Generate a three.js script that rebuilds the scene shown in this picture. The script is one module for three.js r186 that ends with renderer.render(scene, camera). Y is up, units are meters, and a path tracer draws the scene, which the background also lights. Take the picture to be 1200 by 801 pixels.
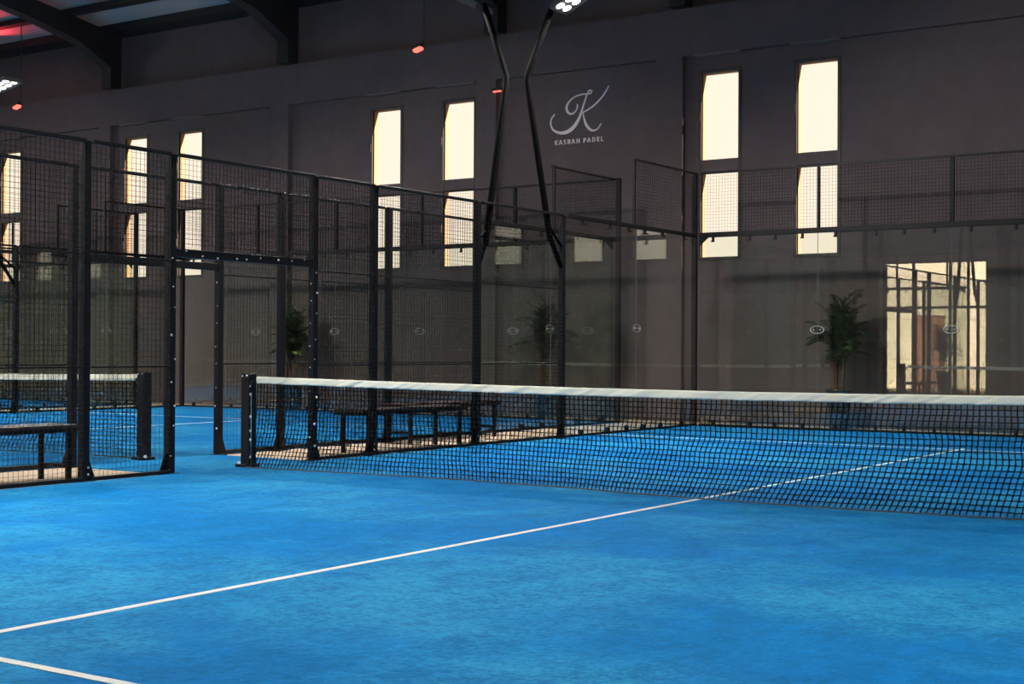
import * as THREE from 'three';
import { mergeGeometries } from 'three/addons/utils/BufferGeometryUtils.js';
import { RoundedBoxGeometry } from 'three/addons/geometries/RoundedBoxGeometry.js';
import { TextGeometry } from 'three/addons/geometries/TextGeometry.js';
import { FontLoader } from 'three/addons/loaders/FontLoader.js';
import { RectAreaLightUniformsLib } from 'three/addons/lights/RectAreaLightUniformsLib.js';

// ---------------------------------------------------------------- camera, sky, sun, exposure
RectAreaLightUniformsLib.init();
const scene = new THREE.Scene();
const camera = new THREE.PerspectiveCamera(26.972, 1200 / 801, 0.05, 200);
camera.rotation.order = 'YXZ';
camera.position.set(5.003, 1.171, 10.352);
camera.rotation.set(0.0057, 0.5858, 0.0054);
const renderer = new THREE.WebGLRenderer({ antialias: true });
renderer.toneMapping = THREE.LinearToneMapping;
renderer.toneMappingExposure = 1.0;
renderer.shadowMap.enabled = true;

const LIN = (r, g, b) => new THREE.Color().setRGB(r, g, b);
scene.background = LIN(1.12, 0.96, 0.77);            // pale, hazy evening sky
const sun = new THREE.DirectionalLight(LIN(1, 0.86, 0.66), 44);
sun.position.set(0.78 * 60 - 10, 0.585 * 60, -0.222 * 60);
sun.target.position.set(-10, 0, 0);
sun.castShadow = true;
Object.assign(sun.shadow.camera, { left: -40, right: 40, top: 40, bottom: -40, near: 1, far: 160 });
sun.shadow.mapSize.set(4096, 4096);
scene.add(sun, sun.target);
const FLOOD = 415, FLOOD_COLOR = LIN(1, 0.985, 0.92);

// ---------------------------------------------------------------- helpers
function rng(seed) { let a = seed >>> 0; return () => { a = (a + 0x6d2b79f5) | 0; let t = Math.imul(a ^ (a >>> 15), 1 | a); t = (t + Math.imul(t ^ (t >>> 7), 61 | t)) ^ t; return ((t ^ (t >>> 14)) >>> 0) / 4294967296; }; }
const taken = new Map();
function numbered(name) { const n = taken.get(name) ?? 0; taken.set(name, n + 1); return n ? `${name}_${String(n).padStart(3, '0')}` : name; }
function thing(name, label, category, group, pos = [0, 0, 0]) {
  const o = new THREE.Group(); o.name = numbered(name); o.position.set(...pos); scene.add(o);
  o.userData = { label, category }; if (group) o.userData.group = group;
  return o;
}
function part(name, geo, mat, parent, kind) {
  const m = new THREE.Mesh(geo, mat); m.name = name; parent.add(m); m.castShadow = m.receiveShadow = true;
  if (kind) m.userData.kind = kind;
  return m;
}
function struct(name, label, geo, mat, category) {
  const m = geo ? new THREE.Mesh(geo, mat) : new THREE.Group(); m.name = numbered(name); scene.add(m);
  m.castShadow = m.receiveShadow = true; m.userData = { label, category: category ?? name.split('_')[0], kind: 'structure' };
  return m;
}
const box = (x0, x1, y0, y1, z0, z1) => new THREE.BoxGeometry(x1 - x0, y1 - y0, z1 - z0).translate((x0 + x1) / 2, (y0 + y1) / 2, (z0 + z1) / 2);
const rbox = (x0, x1, y0, y1, z0, z1, r = 0.006) => new RoundedBoxGeometry(x1 - x0, y1 - y0, z1 - z0, 2, r).translate((x0 + x1) / 2, (y0 + y1) / 2, (z0 + z1) / 2);
const merge = (list) => mergeGeometries(list.map((g) => { const n = g.index ? g.toNonIndexed() : g; for (const k of Object.keys(n.attributes)) if (!['position', 'normal', 'uv'].includes(k)) n.deleteAttribute(k); return n; }));
const V = (x, y, z) => new THREE.Vector3(x, y, z);
function rod(a, b, r, seg = 8) {
  const d = b.clone().sub(a), g = new THREE.CylinderGeometry(r, r, d.length(), seg);
  g.applyQuaternion(new THREE.Quaternion().setFromUnitVectors(V(0, 1, 0), d.clone().normalize()));
  return g.translate((a.x + b.x) / 2, (a.y + b.y) / 2, (a.z + b.z) / 2);
}
function polyTube(pts, r, seg = 10) {
  const path = new THREE.CurvePath();
  for (let i = 0; i + 1 < pts.length; i++) {
    const a = pts[i].clone(), b = pts[i + 1].clone(), d = b.clone().sub(a), L = d.length(); d.normalize();
    const c = Math.min(0.08, L * 0.3);
    const s = i ? a.clone().addScaledVector(d, c) : a, e = i + 2 < pts.length ? b.clone().addScaledVector(d, -c) : b;
    path.add(new THREE.LineCurve3(s, e));
    if (i + 2 < pts.length) { const d2 = pts[i + 2].clone().sub(b).normalize(); path.add(new THREE.QuadraticBezierCurve3(e, b, b.clone().addScaledVector(d2, c))); }
  }
  return new THREE.TubeGeometry(path, pts.length * 14, r, seg, false);
}
// many thin straight wires in one geometry: four-sided prisms without caps
function wires(list, r) {
  const pos = [], nor = [], uv = [], idx = [], u = V(), w = V(), d = V();
  for (const [a, b] of list) {
    d.subVectors(b, a).normalize();
    u.set(Math.abs(d.y) > 0.9 ? 1 : 0, Math.abs(d.y) > 0.9 ? 0 : 1, 0).cross(d).normalize(); w.crossVectors(d, u);
    const s = pos.length / 3;
    for (let k = 0; k < 4; k++) {
      const c = Math.cos(k * Math.PI / 2 + Math.PI / 4), n = Math.sin(k * Math.PI / 2 + Math.PI / 4);
      const ox = u.x * c + w.x * n, oy = u.y * c + w.y * n, oz = u.z * c + w.z * n;
      pos.push(a.x + ox * r, a.y + oy * r, a.z + oz * r, b.x + ox * r, b.y + oy * r, b.z + oz * r);
      nor.push(ox, oy, oz, ox, oy, oz); uv.push(0, 0, 0, 1);
    }
    for (let k = 0; k < 4; k++) { const p = s + 2 * k, q = s + 2 * ((k + 1) % 4); idx.push(p, p + 1, q, q, p + 1, q + 1); }
  }
  const g = new THREE.BufferGeometry();
  g.setAttribute('position', new THREE.Float32BufferAttribute(pos, 3)); g.setAttribute('normal', new THREE.Float32BufferAttribute(nor, 3));
  g.setAttribute('uv', new THREE.Float32BufferAttribute(uv, 2)); g.setIndex(idx);
  return g;
}
// welded 50 mm grid in the x-y plane, lower corner at the origin
const gridCache = new Map();
function grid(w, h) {
  const key = w.toFixed(3) + '_' + h.toFixed(3);
  if (!gridCache.has(key)) {
    const L = [];
    for (let x = 0.025; x < w; x += 0.05) L.push([V(x, 0, 0.004), V(x, h, 0.004)]);
    for (let y = 0.025; y < h; y += 0.05) L.push([V(0, y, 0), V(w, y, 0)]);
    gridCache.set(key, wires(L, 0.0018));
  }
  return gridCache.get(key);
}

// ---------------------------------------------------------------- textures
const toS = (c) => { c = Math.min(1, Math.max(0, c)); return Math.round(255 * (c <= 0.0031308 ? 12.92 * c : 1.055 * Math.pow(c, 1 / 2.4) - 0.055)); };
function lattice(n, seed) { const r = rng(seed), a = new Float32Array(n * n); for (let i = 0; i < a.length; i++) a[i] = r(); return (u, v) => {
  const x = u * n, y = v * n, xi = Math.floor(x), yi = Math.floor(y), fx = x - xi, fy = y - yi, sx = fx * fx * (3 - 2 * fx), sy = fy * fy * (3 - 2 * fy);
  const x0 = ((xi % n) + n) % n, x1 = (x0 + 1) % n, y0 = ((yi % n) + n) % n, y1 = (y0 + 1) % n;
  const p = a[y0 * n + x0], q = a[y0 * n + x1], s = a[y1 * n + x0], t = a[y1 * n + x1];
  return (p + (q - p) * sx) * (1 - sy) + (s + (t - s) * sx) * sy; }; }
function texture(size, paint, srgb = true) {
  const d = new Uint8Array(size * size * 4), c = [0, 0, 0];
  for (let y = 0; y < size; y++) for (let x = 0; x < size; x++) {
    paint(x / size, y / size, c); const i = (y * size + x) * 4;
    for (let k = 0; k < 3; k++) d[i + k] = srgb ? toS(c[k]) : Math.round(255 * Math.min(1, Math.max(0, c[k])));
    d[i + 3] = 255;
  }
  const t = new THREE.DataTexture(d, size, size); t.wrapS = t.wrapT = THREE.RepeatWrapping; t.magFilter = THREE.LinearFilter; t.minFilter = THREE.LinearMipmapLinearFilter;
  t.generateMipmaps = true; if (srgb) t.colorSpace = THREE.SRGBColorSpace; t.needsUpdate = true;
  return t;
}
const n8 = lattice(8, 11), n20 = lattice(20, 12), n60 = lattice(60, 13), n150 = lattice(150, 14), n400 = lattice(400, 15), n900 = lattice(900, 16);
const turfMap = texture(2048, (u, v, c) => {                       // 10 m x 10 m of blue turf with pale sand worked into it
  const big = n8(u, v) * 0.5 + n20(u, v) * 0.3 + n60(u * 0.6, v) * 0.2, mid = n60(u, v * 0.5 + 0.3) * 0.5 + n150(u, v) * 0.5, fine = n400(u, v) * 0.45 + n900(u, v) * 0.55;
  const tone = 0.76 + 0.34 * mid + 0.4 * (fine - 0.5);
  const patch = Math.min(1, Math.max(0, (big - 0.36) * 3.2)), grain = Math.min(1, Math.max(0, mid * 0.7 + fine * 1.1 - 0.5));
  let sand = Math.min(0.5, 0.05 + patch * (0.06 + 0.42 * grain));
  if (n900(v, u) > 0.93 && n150(v, u) > 0.5) sand += 0.2;
  c[0] = 0.0005 * tone * (1 - sand) + 0.085 * sand; c[1] = 0.19 * tone * (1 - sand) + 0.5 * sand; c[2] = 0.55 * tone * (1 - sand) + 0.66 * sand;
});
const turfBump = texture(1024, (u, v, c) => { c[0] = c[1] = c[2] = n400(u, v) * 0.5 + n900(u, v) * 0.5; }, false);
const plaster = (r, g, b, seed, amp = 0.22) => { const a = lattice(6, seed), d = lattice(24, seed + 1), e = lattice(90, seed + 2), f = lattice(250, seed + 3); return texture(512, (u, v, c) => { const t = 1 + amp * (a(u, v) * 0.35 + d(u, v) * 0.3 + e(u, v) * 0.2 + f(u, v) * 0.15 - 0.5) * 2; c[0] = r * t; c[1] = g * t; c[2] = b * t; }); };
const rep = (t, x, y) => { const c = t.clone(); c.repeat.set(x, y); c.needsUpdate = true; return c; };
// uv in metres from position: each face uses the two axes it lies along
function metricUV(g, scale = 1) {
  if (g.index) g = g.toNonIndexed();
  const p = g.attributes.position, n = g.attributes.normal, uv = new Float32Array(p.count * 2);
  for (let i = 0; i < p.count; i++) {
    const ax = Math.abs(n.getX(i)), ay = Math.abs(n.getY(i)), az = Math.abs(n.getZ(i));
    const [a, b] = ay >= ax && ay >= az ? [p.getX(i), p.getZ(i)] : ax >= az ? [p.getZ(i), p.getY(i)] : [p.getX(i), p.getY(i)];
    uv[2 * i] = a * scale; uv[2 * i + 1] = b * scale;
  }
  g.setAttribute('uv', new THREE.BufferAttribute(uv, 2));
  return g;
}
const std = (o) => new THREE.MeshStandardMaterial(o), phy = (o) => new THREE.MeshPhysicalMaterial(o);
const wallTex = plaster(0.12, 0.086, 0.089, 21), greyTex = plaster(0.18, 0.195, 0.16, 31), slabTex = plaster(0.62, 0.47, 0.34, 41, 0.18), paleTex = plaster(0.5, 0.56, 0.44, 61, 0.12), limeTex = plaster(0.8, 0.74, 0.62, 51, 0.08);
const M = {
  turf: phy({ map: turfMap, bumpMap: turfBump, bumpScale: 0.006, roughness: 0.85, specularIntensity: 0.12 }),
  line: std({ color: LIN(0.88, 0.87, 0.82), roughness: 0.85 }),
  wall: std({ map: wallTex, roughness: 0.8 }), grey: std({ map: greyTex, roughness: 0.85 }), slab: std({ map: slabTex, roughness: 0.8 }), pale: std({ map: paleTex, roughness: 0.85 }), lime: std({ map: limeTex, roughness: 0.9 }),
  steel: phy({ color: LIN(0.011, 0.0095, 0.011), roughness: 0.45, specularIntensity: 0.45 }),
  wire: std({ color: LIN(0.02, 0.018, 0.02), roughness: 0.45, metalness: 0.2 }),
  pole: phy({ color: LIN(0.0045, 0.004, 0.0044), roughness: 0.7, specularIntensity: 0.07 }),
  darkSteel: std({ color: LIN(0.022, 0.019, 0.02), roughness: 0.6, metalness: 0.2 }),
  roof: std({ color: LIN(0.42, 0.42, 0.43), roughness: 0.7 }),
  glass: phy({ color: LIN(0.96, 0.985, 0.955), roughness: 0, transmission: 1, thickness: 0, ior: 1.72 }),
  pane: phy({ color: LIN(1, 1, 1), roughness: 0, transmission: 1, thickness: 0, ior: 1.3, specularIntensity: 0.3 }),
  fitting: std({ color: LIN(0.42, 0.41, 0.38), roughness: 0.4 }),
  seal: std({ color: LIN(0.13, 0.13, 0.12), roughness: 0.5 }),
  chrome: std({ color: LIN(0.75, 0.74, 0.72), roughness: 0.25, metalness: 1 }),
  bolt: std({ color: LIN(0.85, 0.84, 0.82), roughness: 0.35, metalness: 0.6 }),
  tape: std({ color: LIN(0.95, 0.91, 0.75), roughness: 0.8 }),
  twine: std({ color: LIN(0.012, 0.014, 0.022), roughness: 0.8 }),
  cord: std({ color: LIN(0.09, 0.09, 0.1), roughness: 0.8 }),
  seat: std({ color: LIN(0.05, 0.032, 0.03), roughness: 0.35 }),
  reveal: std({ color: LIN(0.15, 0.085, 0.05), roughness: 0.9 }),
  frame: std({ color: LIN(0.045, 0.036, 0.036), roughness: 0.5 }),
  lens: std({ color: LIN(0.9, 0.9, 0.85), emissive: LIN(1, 0.97, 0.88), emissiveIntensity: 2.2 }),
  housing: std({ color: LIN(0.18, 0.17, 0.17), roughness: 0.4, metalness: 0.5 }),
  redGlow: std({ color: LIN(0.6, 0.05, 0.04), emissive: LIN(1, 0.1, 0.07), emissiveIntensity: 3 }),
  ledge: std({ color: LIN(0.2, 0.165, 0.16), roughness: 0.7 }),
  sign: std({ color: LIN(0.9, 0.8, 0.82), roughness: 0.6 }),
  pot: std({ color: LIN(0.02, 0.022, 0.03), roughness: 0.4 }),
  soil: std({ color: LIN(0.06, 0.04, 0.03), roughness: 1 }),
  cane: std({ color: LIN(0.16, 0.07, 0.05), roughness: 0.8 }),
  leafDark: std({ color: LIN(0.028, 0.055, 0.028), roughness: 0.6, side: THREE.DoubleSide }),
  leafPale: std({ color: LIN(0.09, 0.14, 0.04), roughness: 0.6, side: THREE.DoubleSide }),
  terracotta: std({ color: LIN(0.32, 0.14, 0.09), roughness: 0.8 }),
};

// ---------------------------------------------------------------- hall shell
const X0 = -34, X1 = 9.5, ZB = -11.2, ZF = 11.6;
struct('floor', 'beige concrete slab under and between the blue courts', metricUV(box(X0 - 0.3, X1 + 0.3, -0.3, -0.012, ZB - 0.25, ZF + 0.3), 0.35), M.slab);
const WINX = [[-23.9, -23.2], [-19.6, -18.91], [-17.92, -17.22], [-12.57, -11.88], [-10.86, -10.16], [-5.52, -4.85], [-3.83, -3.15]];
const WB = 2.73, WT = 5.8, MB = 4.155, MT = 4.352, TW = 0.17;
{
  const s = new THREE.Shape([[X0, -0.012], [X1, -0.012], [X1, 6.9], [X0, 6.9]].map(([x, y]) => new THREE.Vector2(x, y)));
  for (const [a, b] of WINX) for (const [lo, hi] of [[WB, MB], [MT, WT]]) s.holes.push(new THREE.Path([[a, lo], [a, hi], [b, hi], [b, lo]].map(([x, y]) => new THREE.Vector2(x, y))));
  const g = new THREE.ExtrudeGeometry(s, { depth: TW, bevelEnabled: false }).translate(0, 0, ZB - TW);
  const w = struct('wall_back', 'charcoal plaster wall pierced by tall paired windows behind the courts', metricUV(g, 0.3), M.wall);
  part('beam', metricUV(box(X0, X1, 6.1, 6.9, ZB, ZB + 0.12), 0.3), M.wall, w);
  for (const [a, b] of [[-29.6, -29.15], [-20.36, -19.97], [-15.14, -14.67], [-10.04, -9.6], [-6.32, -5.82], [3.2, 3.65], [8.2, 8.65]])
    part('pilaster', metricUV(box(a, b, -0.012, 6.1, ZB, ZB + 0.12), 0.3), M.wall, w);
  part('upper_wall', metricUV(box(X0, X1, 6.9, 8.6, ZB - TW - 0.05, ZB - 0.12), 0.3), M.wall, w);
  part('skirting', box(-2.3, 3.2, -0.012, 0.1, ZB, ZB + 0.02), M.frame, w);
}
const winNo = ['under the lit floodlight that hangs over a red lamp', 'beside a bare pilaster, far from the wall lettering', 'beside a wide blank wall panel, its twin on the other side', 'behind the hanging red lamp, between blank wall and its twin', 'next to the pilaster with the tiny red beacon', 'beside the lettering panel, over the glass corner', 'above the potted palm, crossed by a thin mesh post'];
WINX.forEach(([a, b], i) => {
  const w = struct(`window_${i + 1}`, `tall bright two-pane window ${winNo[i]}`, null, null, 'window');
  const f = 0.05, zf = ZB + 0.015;
  part('frame', merge([box(a - f, a, WB - f, WT + f, ZB - 0.04, zf), box(b, b + f, WB - f, WT + f, ZB - 0.04, zf), box(a, b, WT, WT + f, ZB - 0.04, zf), box(a, b, WB - f, WB, ZB - 0.04, zf)]), M.frame, w);
  part('spandrel', metricUV(box(a, b, MB, MT, ZB - TW + 0.01, ZB + 0.01), 0.3), M.wall, w);
  part('drip_ledge', box(a - 0.08, b + 0.08, 6.08, 6.098, ZB, ZB + 0.14), M.ledge, w);
  for (const [lo, hi] of [[WB, MB], [MT, WT]]) {
    part('pane', box(a, b, lo, hi, ZB - 0.03, ZB - 0.026), M.pane, w);
    part('reveal', merge([box(a, a + 0.008, lo, hi, ZB - TW, ZB - 0.04), box(b - 0.008, b, lo, hi, ZB - TW, ZB - 0.04), box(a, b, hi - 0.008, hi, ZB - TW, ZB - 0.04), box(a, b, lo, lo + 0.008, ZB - TW, ZB - 0.04)]), M.reveal, w);
    part('handle', rbox(a - 0.035, a - 0.02, (lo + hi) / 2 - 0.08, (lo + hi) / 2 + 0.08, zf, zf + 0.03, 0.004), M.frame, w);
  }
});
// front wall with the entrance that the court glass mirrors
const DX0 = -9.48, DX1 = -6.34, DH = 3.9;
{
  const s = new THREE.Shape([[X0, -0.012], [DX0, -0.012], [DX0, DH], [DX1, DH], [DX1, -0.012], [X1, -0.012], [X1, 8.6], [X0, 8.6]].map(([x, y]) => new THREE.Vector2(x, y)));
  struct('wall_front', 'grey plaster wall with a wide glazed entrance', metricUV(new THREE.ExtrudeGeometry(s, { depth: 0.25, bevelEnabled: false }).translate(0, 0, ZF), 0.3), M.grey);
  struct('wall_left', 'pale green plaster end wall of the hall beyond the farthest court', metricUV(box(X0 - 0.25, X0, -0.3, 10.4, ZB - TW, ZF + 0.25), 0.3), M.pale);
  struct('wall_right', 'grey plaster end wall of the hall beside the first court', metricUV(box(X1, X1 + 0.25, -0.3, 10.4, ZB - TW, ZF + 0.25), 0.3), M.grey);
  const d = struct('door_1', 'tall glazed entrance doors with slim dark frame and pull handle', null, null, 'door');
  const z0 = ZF + 0.08, z1 = ZF + 0.15, xs = [DX0, DX0 + 0.95, DX0 + 2.05, DX1];
  part('door_frame', merge([box(DX0, DX1, DH - 0.08, DH, z0, z1), box(DX0, DX0 + 0.06, 0, DH, z0, z1), box(DX1 - 0.06, DX1, 0, DH, z0, z1), box(DX0, DX1, 2.46, 2.54, z0, z1), box(xs[1] - 0.04, xs[1] + 0.04, 0, DH, z0, z1), box(xs[2] - 0.04, xs[2] + 0.04, 0, DH, z0, z1)]), M.frame, d);
  for (let i = 0; i < 3; i++) for (const [lo, hi] of [[0.02, 2.46], [2.54, DH - 0.08]]) part('pane', box(xs[i] + 0.05, xs[i + 1] - 0.05, lo, hi, ZF + 0.11, ZF + 0.116), M.pane, d);
  part('handle', polyTube([V(xs[2] - 0.12, 0.9, z0), V(xs[2] - 0.12, 0.9, z0 - 0.07), V(xs[2] - 0.12, 1.5, z0 - 0.07), V(xs[2] - 0.12, 1.5, z0)], 0.018, 8), M.frame, d);
}
// sunlit yard outside the entrance
{
  struct('floor_yard', 'pale paved yard outside the entrance', metricUV(box(-22, -2, -0.3, -0.012, ZF + 0.3, 24), 0.35), M.slab, 'floor');
  const g = box(-7, 7, -0.012, 5.2, 0, 0.25).rotateY(-0.72).translate(-9.6, 0, 16.6);
  const w = struct('wall_yard', 'sunlit lime-washed wall standing across the yard', metricUV(g, 0.3), M.lime, 'wall');
  const pan = struct('door_2', 'terracotta brown door in the sunlit yard wall', null, null, 'door');
  const place = (geo) => geo.rotateY(-0.72).translate(-9.6, 0, 16.6);
  part('door_leaf', place(rbox(-0.55, 0.55, -0.01, 2.4, -0.06, 0, 0.01)), M.terracotta, pan);
  part('knob', place(new THREE.SphereGeometry(0.035, 10, 8).translate(0.42, 1.05, -0.09)), M.chrome, pan);
}

// roof: eaves at the walls, ridge over the net line
const roofY = (z) => 8.22 + 0.15 * (11.2 - Math.abs(z - 0.2));
{
  const c = struct('ceiling', 'pale metal roof sheets above dark steel purlins', null, null, 'ceiling');
  
  for (const e of [-11.65, 12.15]) {
    const a = [0.2, roofY(0.2)], b = [e, roofY(e)];
    const s = new THREE.Shape([new THREE.Vector2(a[0], a[1]), new THREE.Vector2(b[0], b[1]), new THREE.Vector2(b[0], b[1] + 0.12), new THREE.Vector2(a[0], a[1] + 0.12)]);
    part('roof_sheet', new THREE.ExtrudeGeometry(s, { depth: X1 - X0 + 0.6, bevelEnabled: false }).rotateY(-Math.PI / 2).translate(X1 + 0.3, 0, 0), M.roof, c);
  }
  const g = new THREE.BoxGeometry(X1 - X0, 0.11, 0.22);
  for (let k = 0; k < 10; k++) for (const s of [-1, 1]) {
    const z = 0.2 + s * (10.0 - k * 1.13); if (Math.abs(z - 0.2) < 0.3) continue;
    const m = part('purlin', g, M.darkSteel, c); m.position.set((X0 + X1) / 2, roofY(z) - 0.06, z);
  }
  for (const s of [-1, 1]) part('eave_beam', box(X0, X1, roofY(11.2) - 0.16, roofY(11.2) + 0.02, s < 0 ? ZB - 0.12 : ZF - 0.55, s < 0 ? ZB + 0.45 : ZF), M.darkSteel, c);
  for (const x of [-30.35, -25.1, -19.85, -14.62, -9.57, -5.82, -0.75, 4.45]) {
    const prof = (z, dy) => new THREE.Vector2(z, roofY(z) - dy);
    const s = new THREE.Shape([prof(0.2, 0.12), prof(-11.15, 0.12), new THREE.Vector2(-11.15, 6.9), new THREE.Vector2(-10.85, 6.9), new THREE.Vector2(-10.85, 7.35), prof(-9.95, 0.6), prof(-8.6, 0.52), prof(0.2, 0.5),
      prof(8.9, 0.52), prof(10.3, 0.6), new THREE.Vector2(11.2, 7.35), new THREE.Vector2(11.2, 0), new THREE.Vector2(11.55, 0), prof(11.55, 0.12)].map((p) => p));
    part('rafter', new THREE.ExtrudeGeometry(s, { depth: 0.3, bevelEnabled: false }).rotateY(-Math.PI / 2).translate(x + 0.15, 0, 0), M.darkSteel, c);
  }
}

// ---------------------------------------------------------------- courts
const CX = [0, -11.47, -22.94];
const courtName = ['first court, with the net and its white tape close up', 'second court behind the mesh fences', 'third court at the far end'];
CX.forEach((cx, i) => {
  const g = metricUV(box(cx - 5, cx + 5, -0.02, 0, -10, 10), 0.1);
  const t = struct('floor_turf', `blue sand-dressed turf of the ${courtName[i]}`, g, M.turf, 'turf');
  part('center_line', box(cx - 0.025, cx + 0.025, -0.005, 0.002, -7.15, 7.15), M.line, t);
  for (const z of [-6.95, 6.95]) part('service_line', box(cx - 5, cx + 5, -0.005, 0.0025, z - 0.025, z + 0.025), M.line, t);
});
struct('floor_turf', 'blue turf strip joining the gates of the first and second court', metricUV(box(-6.47, -5, -0.02, -0.001, -0.98, 0.98), 0.1), M.turf, 'turf');
struct('floor_turf', 'blue turf strip joining the gates of the second and third court', metricUV(box(-17.94, -16.47, -0.02, -0.001, -0.98, 0.98), 0.1), M.turf, 'turf');

const boltGeo = new THREE.SphereGeometry(0.011, 8, 6).scale(1, 1, 1);
const ringGeo = new THREE.TorusGeometry(0.055, 0.005, 6, 28).scale(1.9, 1, 1), knobGeo = new THREE.CylinderGeometry(0.012, 0.012, 0.03, 8).rotateX(Math.PI / 2);
function connector(parent, x, y, z, alongZ) {
  const c = part('glass_connector', ringGeo, M.fitting, parent); c.position.set(x, y, z); if (alongZ) c.rotation.y = Math.PI / 2;
  for (const d of [-0.055, 0.055]) { const k = part('bolt', knobGeo, M.fitting, c); k.position.x = d; }
}
const clampGeo = merge([rbox(-0.02, 0.02, -0.075, 0.0, -0.012, 0.012, 0.004), rbox(-0.02, 0.02, -0.075, -0.055, -0.012, 0.045, 0.004)]);
const footGeo = rbox(-0.02, 0.02, 0, 0.07, -0.03, 0.03, 0.004);
function gussetGeo() { const s = new THREE.Shape([[0, 0], [0.1, 0], [0.02, 0.2], [0, 0.2]].map(([x, y]) => new THREE.Vector2(x, y))); return new THREE.ExtrudeGeometry(s, { depth: 0.012, bevelEnabled: false }).translate(0.036, 0, -0.006).rotateY(-Math.PI / 2); }
const gusset = gussetGeo();                                         // lies in the z-y plane, pointing to +z
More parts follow.
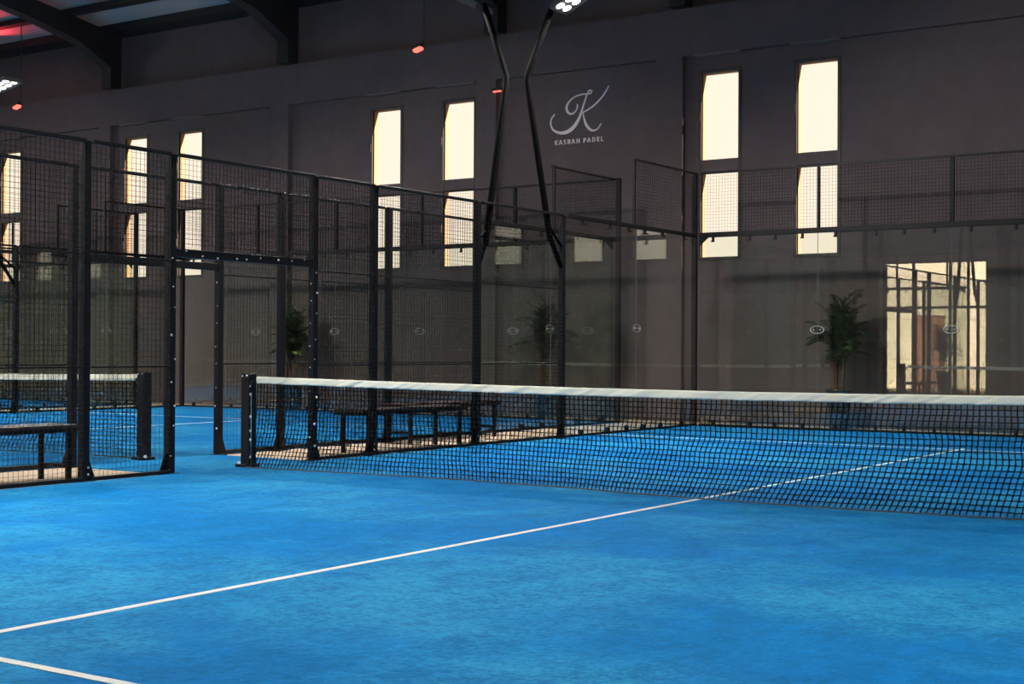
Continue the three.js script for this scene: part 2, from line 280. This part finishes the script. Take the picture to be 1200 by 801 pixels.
// x: the court edge, out: -1 when the posts stand towards -x
function sideFence(x, out, label, detail = true) {
  const f = thing('court_fence', label, 'fence', undefined, [x, 0, 0]);
  const px = out * 0.045, S = 0.0375, rnd = rng(Math.round(100 - x * 7));
  for (const z of [-10, -6, -4, -2, -1, 1, 2, 4, 6, 10]) {
    const h = Math.abs(z) === 10 ? 4 : 3;
    const p = part('post', rbox(px - S, px + S, 0, h, -S, S, 0.006), M.steel, f); p.position.set(0, -0.01, z);
    if (Math.abs(z) <= 6) {
      const gs = part('gusset', gusset, M.steel, p); gs.position.set(px, 0.0, 0); if (z > 0 ? z === 1 ? false : true : z === -1) gs.rotation.y = Math.PI;
      if (z === 1) gs.rotation.y = 0;
      part('base_plate', rbox(px - 0.07, px + 0.07, 0, 0.015, -0.07, 0.07, 0.004), M.steel, p);
    }
    if (detail && Math.abs(z) === 1) for (let y = 0.2, k = 0; y < 2.1; y += 0.225, k++) {
      const b = part('bolt', boltGeo, M.bolt, p); b.position.set(-out * 0.002 + px - out * S * 1.02, y + (rnd() - 0.5) * 0.09, (rnd() - 0.5) * 0.05); b.scale.setScalar(0.6 + 0.7 * rnd());
      const b2 = part('bolt', boltGeo, M.bolt, p); b2.position.set(px + (rnd() - 0.5) * 0.03, y + 0.1 + (rnd() - 0.5) * 0.1, -z * S * 1.02); b2.scale.setScalar(0.5 + 0.6 * rnd());
    } else if (detail && Math.abs(z) <= 4) for (const y of [0.07, 0.13]) { const b = part('bolt', boltGeo, M.bolt, p); b.position.set(px - out * S * 1.02, y, -Math.sign(z) * 0.02); }
  }
  const bar = (name, y, z0, z1, w, h) => part(name, rbox(-w / 2, w / 2, y - h / 2, y + h / 2, z0, z1, Math.min(w, h) * 0.2), M.steel, f);
  for (const [z0, z1] of [[-10, -6], [-6, -4], [-4, -2], [-2, -1], [-1, 1], [1, 2], [2, 4], [4, 6], [6, 10]]) bar('top_rail', 2.985, z0 + S, z1 - S, Math.abs(z0 + z1) > 14 ? 0.05 : 0.035, Math.abs(z0 + z1) > 14 ? 0.06 : 0.035).position.x = 0;
  for (const [z0, z1] of [[-6, -4], [-4, -2], [-2, -1], [1, 2], [2, 4], [4, 6]]) {
    bar('bottom_rail', 0.02, z0 + S, z1 - S, 0.03, 0.035);
    for (const y of [1.0, 1.99]) bar('cross_bar', y, z0 + S, z1 - S, 0.014, 0.014);
    const m = part('wire_mesh', grid(z1 - z0 - 2 * S, 2.95), M.wire, f, 'stuff'); m.rotation.y = -Math.PI / 2; m.position.set(0, 0.02, z0 + S);
  }
  const m = part('wire_mesh', grid(2 - 2 * S, 0.83), M.wire, f, 'stuff'); m.rotation.y = -Math.PI / 2; m.position.set(0, 2.13, -1 + S);
  const lin = part('gate_lintel', rbox(px - 0.03, px + 0.03, 2.03, 2.11, -1 + S, 1 - S, 0.008), M.steel, f);
  if (detail) for (let z = -0.85; z < 0.95; z += 0.21) { const b = part('bolt', boltGeo, M.bolt, lin); b.position.set(px - out * 0.03 + (rnd() - 0.5) * 0.01, 2.07 + (rnd() - 0.5) * 0.06, z + (rnd() - 0.5) * 0.1); b.scale.setScalar(0.5 + 0.7 * rnd()); }
  for (const s of [-1, 1]) {
    // glass bay, 3 m high, with 1 m of mesh over the two metres next to the corner
    for (const [a, b] of [[-10 + S + 0.01, -8.004], [-7.996, -6 - S - 0.01]]) { const z0 = s < 0 ? a : -b, z1 = s < 0 ? b : -a; part('glass_pane', box(-0.006, 0.006, 0.03, 2.945, z0, z1), M.glass, f); }
    part('glass_joint', box(-0.004, 0.004, 0.03, 2.945, s * 8 - 0.003, s * 8 + 0.003), M.seal, f);
    connector(f, -out * 0.016, 1.5, s * 8, true);
    bar('bottom_rail', 0.015, s < 0 ? -10 + S : 6 + S, s < 0 ? -6 - S : 10 - S, 0.03, 0.03);
    for (const z of [6.45, 7.2, 7.75, 8.25, 8.8, 9.5]) {
      const c = part('glass_clamp', clampGeo, M.steel, f); c.position.set(-out * 0.012, 2.96, s * z); c.rotation.y = -out * Math.PI / 2;
      const b = part('glass_foot', footGeo, M.steel, f); b.position.set(out * 0.012, 0.02, s * z); b.rotation.y = Math.PI / 2;
    }
    for (const [z, w] of [[8, 0.045]]) { const p = part('mesh_post', rbox(px - w / 2, px + w / 2, 3.0, 3.98, -w / 2, w / 2, 0.004), M.steel, f); p.position.z = s * z; }
    bar('mesh_rail', 3.965, s < 0 ? -10 + S : 8, s < 0 ? -8 : 10 - S, 0.03, 0.03);
    const q = part('wire_mesh', grid(2 - S, 0.94), M.wire, f, 'stuff'); q.rotation.y = -Math.PI / 2; q.position.set(0, 3.01, s < 0 ? -10 + S : 8);
  }
  return f;
}
sideFence(-5, -1, 'black mesh fence of the first court, holding the bent lamp poles and net gate');
sideFence(-6.47, 1, 'black mesh fence facing it across the beige walkway, on the second court');
sideFence(-16.47, -1, 'black mesh fence along the far side of the second court', false);
sideFence(-17.94, 1, 'black mesh fence on the near side of the third court', false);

function backWall(cx, z, out, label) {
  const f = thing('glass_back_wall', label, 'glass wall', undefined, [cx, 0, z]);
  const e = 5 - 0.045;
  part('middle_beam', rbox(-e, e, 2.955, 3.035, -0.03, 0.03, 0.008), M.steel, f);
  part('top_rail', rbox(-e, e, 3.95, 3.98, -0.015, 0.015, 0.004), M.steel, f);
  part('bottom_rail', rbox(-e, e, 0, 0.03, -0.015, 0.015, 0.004), M.steel, f);
  [-5, -3, -1, 1, 3].forEach((x, i) => {
    part('glass_pane', box(x + (i ? 0.004 : 0.06), x + 2 - (i < 4 ? 0.004 : 0.06), 0.03, 2.955, -0.006, 0.006), M.glass, f);
    if (i) {
      const w = i % 2 ? 0.045 : 0.06;
      part('mesh_post', rbox(x - w / 2, x + w / 2, 3.035, 3.95, -0.02 + out * 0.03, 0.02 + out * 0.03, 0.004), M.steel, f);
      part('glass_joint', box(x - 0.003, x + 0.003, 0.03, 2.955, -0.004, 0.004), M.seal, f);
      connector(f, x, 1.5, -out * 0.016, false);
    }
    const m = part('wire_mesh', grid(2, 0.915), M.wire, f, 'stuff'); m.position.set(x, 3.035, 0);
    for (const d of [0.28, 0.9, 1.32, 1.76]) {
      const c = part('glass_clamp', clampGeo, M.steel, f); c.position.set(x + d, 2.955, -out * 0.012); if (out > 0) c.rotation.y = Math.PI;
      const b = part('glass_foot', footGeo, M.steel, f); b.position.set(x + d, 0.02, out * 0.012);
    }
  });
  for (const s of [-1, 1]) part('corner_gusset', new THREE.ExtrudeGeometry(new THREE.Shape([[0, 0], [0.16, 0], [0, -0.14]].map(([a, b]) => new THREE.Vector2(a, b))), { depth: 0.012, bevelEnabled: false }).scale(-s, 1, 1).translate(s * e, 2.955, 0.012), M.steel, f);
}
backWall(CX[0], -10, -1, 'clear glass back wall with mesh top, in front of the potted palm');
backWall(CX[1], -10, -1, 'clear glass back wall of the second court, below the wall lettering');
backWall(CX[2], -10, -1, 'clear glass back wall of the third court');
backWall(CX[1], 10, 1, 'clear glass wall of the second court on the entrance side');

// ---------------------------------------------------------------- nets
function net(cx, label, cells) {
  const n = thing('padel_net', label, 'net', undefined, [cx, 0, 0]);
  const r = rng(77 + Math.round(-cx)), lump = lattice(16, 90 + Math.round(-cx));
  const top = (x) => 0.853 + 0.045 * Math.pow(Math.abs(x) / 4.95, 1.6), L = 4.88;
  const at = (u, k) => {                                            // u: -1..1 along, k: 0 under the tape .. 1 at the floor
    const x = u * L, H = top(x) - 0.06, slack = 0.5 + 0.5 * Math.sin(x * 0.9 + 0.6), low = Math.pow(k, 2.4);
    const hold = 1 - Math.pow(Math.abs(u), 10), wob = 0.5 + (lump(u * 0.5 + 0.5, k * 0.35) - 0.5) * hold;
    return V(x - 0.13 * slack * hold * k * k + 0.07 * (wob - 0.5) * Math.sin(Math.PI * Math.min(1, k * 1.1)), Math.max(0.012, H * (1 - k * 0.985) - 0.05 * slack * Math.sin(Math.PI * k) * 0.4), 0.2 * slack * low + 0.08 * (wob - 0.5) * k);
  };
  const nx = cells, ny = 19, rows = [];
  for (let j = 0; j <= ny; j++) { const row = []; for (let i = 0; i <= nx; i++) row.push(at(-1 + 2 * i / nx, j / ny)); rows.push(row); }
  const list = [];
  for (let j = 0; j <= ny; j++) for (let i = 0; i <= nx; i++) { if (i < nx && j) list.push([rows[j][i], rows[j][i + 1]]); if (j < ny) list.push([rows[j][i], rows[j + 1][i]]); }
  part('net_mesh', wires(list, 0.0044), M.twine, n, 'stuff');
  // tape: folded band with creases
  const N = 640, pos = [], idx = [], K = 14, prof = [[0, 0]];
  for (let k = 0; k < 6; k++) prof.push([0.012, -0.006 - 0.0116 * k]);
  prof.push([0, -0.07]); for (let k = 5; k >= 0; k--) prof.push([-0.012, -0.006 - 0.0116 * k]);
  const crease = lattice(64, 93), crease2 = lattice(150, 94);
  for (let i = 0; i <= N; i++) { const x = -L + 2 * L * i / N, w = (lump(i / N * 3, 0.2) - 0.5) * 0.006;
    prof.forEach(([z, y], k) => { const u = (x + 5) / 10 - y * 0.28, c = (crease(u, 0.3) - 0.5) * 0.02 + (crease2(u * 0.97, 0.6) - 0.5) * 0.018; pos.push(x, top(x) + y + w * 0.4, z * (1 + 26 * c) + 0.3 * c); }); }
  for (let i = 0; i < N; i++) for (let k = 0; k < K; k++) { const a = i * K + k, b = i * K + (k + 1) % K; idx.push(a, a + K, b, b, a + K, b + K); }
  const tg = new THREE.BufferGeometry(); tg.setAttribute('position', new THREE.Float32BufferAttribute(pos, 3)); tg.setAttribute('uv', new THREE.Float32BufferAttribute(pos.flatMap((v, i) => (i % 3 === 2 ? [] : [i % 3 ? v * 6 : v * 0.9])), 2)); tg.setIndex(idx); tg.computeVertexNormals();
  part('net_tape', tg, M.tape, n);
  const bottom = rows[ny].filter((_, i) => i % 4 === 0);
  part('bottom_cord', new THREE.TubeGeometry(new THREE.CatmullRomCurve3(bottom), 220, 0.006, 5), M.cord, n);
}
net(0, 'black net under a white top tape, stretched across the first court', 222);
net(CX[1], 'black net with white tape across the second court, behind the mesh', 160);
function netPost(x, s, label) {
  const p = thing('net_post', label, 'post', undefined, [x, 0, 0]);
  part('post_body', rbox(-0.056, 0.056, 0, 0.925, -0.056, 0.056, 0.012), M.steel, p);
  part('base_plate', rbox(-0.1, 0.08, 0, 0.03, -0.085, 0.085, 0.006), M.steel, p);
  part('tension_rod', rod(V(s * 0.063, 0.05, 0.03), V(s * 0.063, 0.74, 0.03), 0.007), M.chrome, p);
  part('strap', polyTube([V(s * 0.03, 0.8, 0.03), V(s * 0.1, 0.86, 0.03), V(s * 0.02, 0.72, 0.03)], 0.014, 6), M.steel, p);
  for (const y of [0.1, 0.27, 0.36, 0.5, 0.72, 0.8]) { const b = part('bolt', boltGeo, M.bolt, p); b.position.set(s * 0.057, y, 0.034); b.scale.setScalar(1.3); }
  for (const [a, y] of [[-0.03, 0.9], [0.03, 0.905]]) { const b = part('bolt', boltGeo, M.bolt, p); b.position.set(a, y, 0.057); }
  part('foot_bolt', new THREE.SphereGeometry(0.02, 8, 6).translate(-s * 0.075, 0.035, 0.05), M.bolt, p);
}
netPost(-5.0, 1, 'black steel net post with chrome rod standing in the gate of the first court');
netPost(-6.5, -1, 'black steel net post of the second court, seen behind the mesh beside the gate');

// ---------------------------------------------------------------- benches between the courts
function bench(z0, z1, label, x = -5.45) {
  const b = thing('bench', label, 'bench', undefined, [x, -0.012, (z0 + z1) / 2]);
  const h = Math.abs(z1 - z0) / 2;
  for (let k = 0; k < 3; k++) part('slat', rbox(-0.2 + k * 0.137, -0.2 + k * 0.137 + 0.126, 0.475, 0.5, -h, h, 0.006), M.seat, b);
  part('seat_frame', merge([rbox(-0.2, -0.16, 0.435, 0.475, -h, h, 0.004), rbox(0.17, 0.21, 0.435, 0.475, -h, h, 0.004), rbox(-0.16, 0.17, 0.435, 0.475, -h, -h + 0.04, 0.004), rbox(-0.16, 0.17, 0.435, 0.475, h - 0.04, h, 0.004)]), M.steel, b);
  for (const x of [-0.2, 0.17]) for (const z of [-h + 0.12, h - 0.16]) part('leg', rbox(x, x + 0.04, 0, 0.435, z, z + 0.04, 0.004), M.steel, b);
  for (const z of [-h + 0.12, h - 0.16]) part('stretcher', rbox(-0.16, 0.17, 0.12, 0.15, z, z + 0.03, 0.004), M.steel, b);
}
bench(-4.1, -2.05, 'dark slatted bench in the walkway, under the bent lamp poles');
bench(-5.9, -3.75, 'dark slatted bench in the walkway, set close to the second court fence', -6.16);
bench(1.85, 3.9, 'dark slatted bench in the walkway, behind mesh with wide posts by the gate');

// ---------------------------------------------------------------- floodlight poles
function mast(x, zs, type, label, fullHeight = false, tilt = 0.45, power = 1) {
  // type 'a': lower pole close to the net, lamp towards -x; type 'b': lamp towards +x
  const near = type === 'a', s = near ? -1 : 1;
  const base = near ? [4.0, 4.17, 4.63] : [6.0, 5.69, 5.09], yb = near ? [2.26, 2.47, 4.62] : [2.3, 2.62, 4.7];
  const m = thing('floodlight_pole', label, 'lamp pole', undefined, [x, 0, 0]);
  const zz = base.map((v) => zs * v), tipX = s * (near ? 0.36 : 0.4), tipY = near ? 5.6 : 5.58;
  if (fullHeight) part('pole', polyTube([V(0, -0.01, zz[1]), V(0, yb[1], zz[1]), V(0, yb[2], zz[2]), V(tipX, tipY, zz[2])], 0.042), M.pole, m);
  else {
    part('pole', polyTube([V(0, yb[1], zz[1]), V(0, yb[2], zz[2]), V(tipX, tipY, zz[2])], 0.042), M.pole, m);
    part('bracket', merge([rod(V(0, yb[0], zz[0] + Math.sign(zz[1] - zz[0]) * 0.04), V(0, yb[1] + 0.04, zz[1]), 0.034, 6), rod(V(0, yb[0] + 0.28, zz[0] + Math.sign(zz[1] - zz[0]) * 0.04), V(0, yb[1] + 0.2, zz[1] + (zz[2] - zz[1]) * 0.08), 0.02, 6)]), M.pole, m);
  }
  const head = new THREE.Group(); head.name = 'lamp_head'; m.add(head);
  head.position.set(tipX + s * (near ? 0.28 : 0.36), tipY + 0.06, zz[2]); head.rotation.z = s * tilt;   // tipped towards the court it lights
  part('housing', rbox(-0.31, 0.31, 0, 0.05, -0.19, 0.19, 0.01), M.housing, head);
  part('rim', merge([box(-0.32, 0.32, -0.02, 0.02, -0.2, -0.185), box(-0.32, 0.32, -0.02, 0.02, 0.185, 0.2), box(-0.32, -0.305, -0.02, 0.02, -0.185, 0.185), box(0.305, 0.32, -0.02, 0.02, -0.185, 0.185)]), M.housing, head);
  const lens = new THREE.CylinderGeometry(0.055, 0.06, 0.012, 16);
  for (let i = 0; i < 4; i++) for (let j = 0; j < 2; j++) { const l = part('lens', lens, M.lens, head); l.position.set(-0.225 + i * 0.15, -0.007, -0.08 + j * 0.16); }
  const a = new THREE.RectAreaLight(FLOOD_COLOR, FLOOD * power, 0.6, 0.34); a.name = 'flood_beam';
  scene.add(a);
  a.position.set(x + head.position.x + s * 0.012, head.position.y - 0.022, zz[2]);
  a.lookAt(a.position.x + s * Math.sin(tilt), a.position.y - Math.cos(tilt), a.position.z);
}
mast(-5.04, -1, 'a', 'bent black lamp pole by the bench, its floodlight turned to the second court');
mast(-5.04, -1, 'b', 'bent black lamp pole with lit floodlight over the first court, beside the wall lettering', false, 0.45, 1.2);
mast(-5.04, 1, 'a', 'bent lamp pole over the entrance half, floodlight turned to the second court');
mast(-5.04, 1, 'b', 'bent lamp pole over the entrance half, floodlight turned to the first court', false, 0.5, 1.35);
mast(-16.51, -1, 'a', 'bent lamp pole by the third court, floodlight turned to the third court');
mast(-16.51, -1, 'b', 'bent lamp pole with lit floodlight above a small hanging red lamp', false, 0.2);
mast(-16.51, 1, 'a', 'bent lamp pole on the entrance half, floodlight turned to the third court');
mast(-16.51, 1, 'b', 'bent lamp pole on the entrance half, far side of the second court');
mast(-28.3, -1, 'b', 'floor-standing bent lamp pole beyond the third court, back half', true);
mast(-28.3, 1, 'b', 'floor-standing bent lamp pole beyond the third court, entrance half', true);
mast(5.3, -1, 'a', 'floor-standing bent lamp pole beside the back half of the first court', true, 0.45, 0.22);
mast(5.3, 1, 'a', 'floor-standing bent lamp pole beside the entrance half of the first court', true, 0.45, 0.75);

// ---------------------------------------------------------------- red lamps
function redLamp(x, y, z, label, power) {
  const m = thing('red_warning_lamp', label, 'lamp', undefined, [x, y, z]);
  part('hanging_rod', rod(V(0.12, 0.12, 0), V(0.12, roofY(z) - y - 0.0, 0), 0.009), M.darkSteel, m);
  part('yoke', rod(V(0.12, 0.14, 0), V(0.02, 0.05, 0), 0.012, 6), M.darkSteel, m);
  const h = part('housing', rbox(-0.09, 0.09, 0.02, 0.07, -0.06, 0.06, 0.01), M.darkSteel, m); h.rotation.z = 0.25;
  const l = part('glowing_lens', rbox(-0.075, 0.075, -0.03, 0.02, -0.05, 0.05, 0.01), M.redGlow, m); l.rotation.z = 0.25;
  const p = new THREE.PointLight(LIN(1, 0.08, 0.05), power, 0, 2); p.name = 'red_lamp_light'; p.castShadow = true; p.position.set(x, y - 0.05, z); scene.add(p);
}
redLamp(-9.03, 6.03, -8, 'small glowing red lamp hanging on a rod beside the bent poles', 0.06);
redLamp(-19.16, 6.01, -8, 'small glowing red lamp hanging below a lit floodlight', 0.06);
{
  const m = thing('red_uplight', 'red uplight strapped to the rafter, tinting the roof sheets red', 'lamp', undefined, [-23.1, 7.8, -10.1]);
  part('clamp', box(-0.05, 0.4, -0.06, -0.02, -0.03, 0.03), M.darkSteel, m);
  part('housing', rbox(-0.1, 0.1, -0.08, 0.04, -0.08, 0.08, 0.01), M.darkSteel, m);
  part('glowing_lens', rbox(-0.08, 0.08, 0.04, 0.06, -0.06, 0.06, 0.005), M.redGlow, m);
  const p = new THREE.SpotLight(LIN(1, 0.05, 0.06), 11, 0, 0.9, 0.6, 2); p.name = 'red_uplight_light'; p.castShadow = true; p.position.set(-23.1, 7.88, -10.1); p.target.position.set(-22.1, 8.85, -9.6); scene.add(p, p.target);
  const w = thing('wall_beacon', 'tiny reddish beacon lamp on the pilaster beside the lettering panel', 'lamp', undefined, [-9.55, 5.88, ZB + 0.12]);
  part('housing', rbox(-0.1, 0.1, 0, 0.05, 0, 0.06, 0.006), M.darkSteel, w);
  part('glowing_lens', rbox(-0.08, 0.08, -0.022, 0.002, 0.008, 0.05, 0.004), M.redGlow, w);
}

// ---------------------------------------------------------------- lettering on the wall
{
  const sg = thing('wall_lettering', 'pale script initial above the words KASBAH PADEL on the dark wall', 'sign', undefined, [0, 0, ZB]);
  const strokes = {
    stem: [[[-8.401, 5.377], [-8.472, 5.297], [-8.487, 5.204], [-8.433, 5.098], [-8.298, 5.034], [-8.143, 5.039], [-8.012, 5.113], [-7.914, 5.231], [-7.849, 5.376], [-7.796, 5.521], [-7.742, 5.657], [-7.693, 5.731], [-7.641, 5.718], [-7.662, 5.681], [-7.714, 5.673]], (t) => 0.012 + 0.022 * Math.exp(-Math.pow((t - 0.4) / 0.16, 2))],
    curl: [[[-7.714, 5.673], [-7.84, 5.675], [-7.993, 5.643], [-8.107, 5.568], [-8.157, 5.479], [-8.134, 5.391], [-8.057, 5.349], [-7.98, 5.382], [-7.939, 5.45], [-7.935, 5.515]], (t) => 0.011 + 0.012 * Math.exp(-Math.pow((t - 0.5) / 0.18, 2))],
    arm: [[[-7.298, 5.772], [-7.404, 5.625], [-7.536, 5.503], [-7.665, 5.421], [-7.812, 5.359]], (t) => 0.01 + 0.004 * Math.sin(Math.PI * t)],
    leg: [[[-7.821, 5.364], [-7.794, 5.24], [-7.739, 5.113], [-7.637, 5.026], [-7.529, 5.04], [-7.448, 5.136]], (t) => 0.009 + 0.016 * Math.exp(-Math.pow((t - 0.42) / 0.25, 2))],
  };
  const gs = [];
  for (const [pts, width] of Object.values(strokes)) {
    const c = new THREE.CatmullRomCurve3(pts.map(([x, y]) => V(x, y, 0))), N = 80, a = [], b = [];
    for (let i = 0; i <= N; i++) { const t = i / N, p = c.getPoint(t), d = c.getTangent(t), w = width(t); a.push(new THREE.Vector2(p.x - d.y * w, p.y + d.x * w)); b.push(new THREE.Vector2(p.x + d.y * w, p.y - d.x * w)); }
    for (let i = 0; i < N; i++) {                                    // short boxes along the stroke
      const q = [a[i], a[i + 1], b[i + 1], b[i]], g = new THREE.BufferGeometry(), f = [];
      const t = 0.012, P = [...q.map((v) => [v.x, v.y, t]), ...q.map((v) => [v.x, v.y, 0])];
      for (const [i0, i1, i2, i3] of [[3, 2, 1, 0], [0, 1, 5, 4], [2, 3, 7, 6]]) for (const k of [i0, i1, i2, i0, i2, i3]) f.push(...P[k]);
      g.setAttribute('position', new THREE.Float32BufferAttribute(f, 3)); g.computeVertexNormals(); g.setAttribute('uv', new THREE.Float32BufferAttribute(new Float32Array(f.length / 3 * 2), 2)); gs.push(g);
    }
  }
  part('script_initial', mergeGeometries(gs), M.sign, sg);
  const font = await new FontLoader().loadAsync('fonts/droid/droid_sans_bold.typeface.json');
  const letters = [...'KASBAH PADEL'], mk = (ch) => { const g = new TextGeometry(ch, { font, size: 0.083, depth: 0.012, curveSegments: 4, bevelEnabled: false }); g.computeBoundingBox(); return g; };
  const adv = letters.map((ch) => (ch === ' ' ? 0.045 : mk(ch).boundingBox.max.x + 0.02)), total = adv.reduce((s, v) => s + v, 0) - 0.02, k = 1.005 / total;
  let x = 0;
  letters.forEach((ch, i) => { if (ch !== ' ') part('letter', mk(ch).scale(k, 1, 1).translate(-8.41 + x * k, 4.822, 0), M.sign, sg); x += adv[i]; });
}

// ---------------------------------------------------------------- potted palms behind the glass
function frondGeo(len, droop, seed, leafLen) {
  const r = rng(seed), c = new THREE.QuadraticBezierCurve3(V(0, 0, 0), V(len * 0.35, len * 0.75, 0), V(len * (0.75 + droop * 0.2), len * (0.85 - droop), 0));
  const pos = [], nor = [];
  const quad = (p, q, w, side) => {
    const d = q.clone().sub(p).normalize(), up = V(0, 1, 0), s = d.clone().cross(up).normalize().multiplyScalar(w);
    const m = p.clone().lerp(q, 0.4), a = m.clone().add(s), b = m.clone().sub(s), n = s.clone().cross(d).normalize();
    for (const t of [p, a, q, p, q, b]) { pos.push(t.x, t.y, t.z); nor.push(n.x, Math.abs(n.y) + 0.2, n.z); }
  };
  let prev = c.getPoint(0);
  for (let i = 1; i <= 10; i++) { const p = c.getPoint(i / 10); quad(prev, p.clone().addScaledVector(p.clone().sub(prev), 0.2), 0.006); prev = p; }
  for (let i = 3; i <= 26; i++) {
    const t = i / 26, p = c.getPoint(t), d = c.getTangent(t), L = leafLen * (0.45 + Math.sin(Math.PI * Math.min(1, t * 0.95)) * 0.75);
    for (const s of [-1, 1]) { const dir = d.clone().multiplyScalar(0.75).add(V(0, -0.25 - r() * 0.25, s * (0.8 + r() * 0.3))).normalize(); quad(p, p.clone().addScaledVector(dir, L * (0.85 + r() * 0.3)), 0.016 + r() * 0.006); }
  }
  const g = new THREE.BufferGeometry(); g.setAttribute('position', new THREE.Float32BufferAttribute(pos, 3)); g.setAttribute('normal', new THREE.Float32BufferAttribute(nor, 3)); g.computeVertexNormals();
  return g;
}
const fronds = [frondGeo(0.95, 0.25, 1, 0.26), frondGeo(0.8, 0.45, 2, 0.24), frondGeo(1.05, 0.1, 3, 0.24)];
function palm(x, z, label, seed, h = 1, y0 = -0.012) {
  const p = thing('potted_palm', label, 'plant', undefined, [x, y0, z]), r = rng(seed);
  part('pot', new THREE.LatheGeometry([[0.001, 0], [0.14, 0], [0.15, 0.02], [0.185, 0.56], [0.2, 0.56], [0.2, 0.61], [0.175, 0.61], [0.165, 0.55], [0.001, 0.55]].map(([a, b]) => new THREE.Vector2(a, b)), 28), M.pot, p);
  part('soil', new THREE.CylinderGeometry(0.168, 0.168, 0.02, 20).translate(0, 0.57, 0), M.soil, p);
  for (let i = 0; i < 5; i++) { const a = i * 1.257 + r(), q = 0.05 + 0.05 * r(); part('cane', rod(V(Math.cos(a) * q, 0.56, Math.sin(a) * q), V(Math.cos(a) * (q + 0.05), (1.05 + 0.25 * r()) * h, Math.sin(a) * (q + 0.05)), 0.016, 6), M.cane, p); }
  for (let i = 0; i < 64; i++) {
    const low = i % 3 === 1, turn = i * 2.4 + r() * 0.5, f = part('frond', fronds[i % 3], i % 13 === 5 ? M.leafPale : M.leafDark, p);
    f.position.set((r() - 0.5) * 0.1, (0.85 + 0.32 * r()) * h, (r() - 0.5) * 0.1); f.rotation.set(0, turn, i % 3 === 2 ? 0.45 + 0.3 * r() : low ? -0.1 + 0.35 * r() : 0.15 + 0.4 * r(), 'YXZ');
    f.scale.setScalar((0.42 + 0.28 * Math.abs(Math.cos(turn)) + 0.3 * r() * (i % 3 === 2 ? 1 : 0.4)) * h);
  }
}
palm(-2.89, -10.62, 'leafy palm in a tall black pot behind the first court glass', 5);
palm(-8.22, -10.62, 'leafy palm in a tall black pot below the lettering panel', 8, 1.05);
palm(-14.07, -10.62, 'leafy palm in a tall black pot behind the second court, past the gate', 12);
palm(-8.0, 12.9, 'potted palm standing in the sunlit yard', 15);

renderer.render(scene, camera);
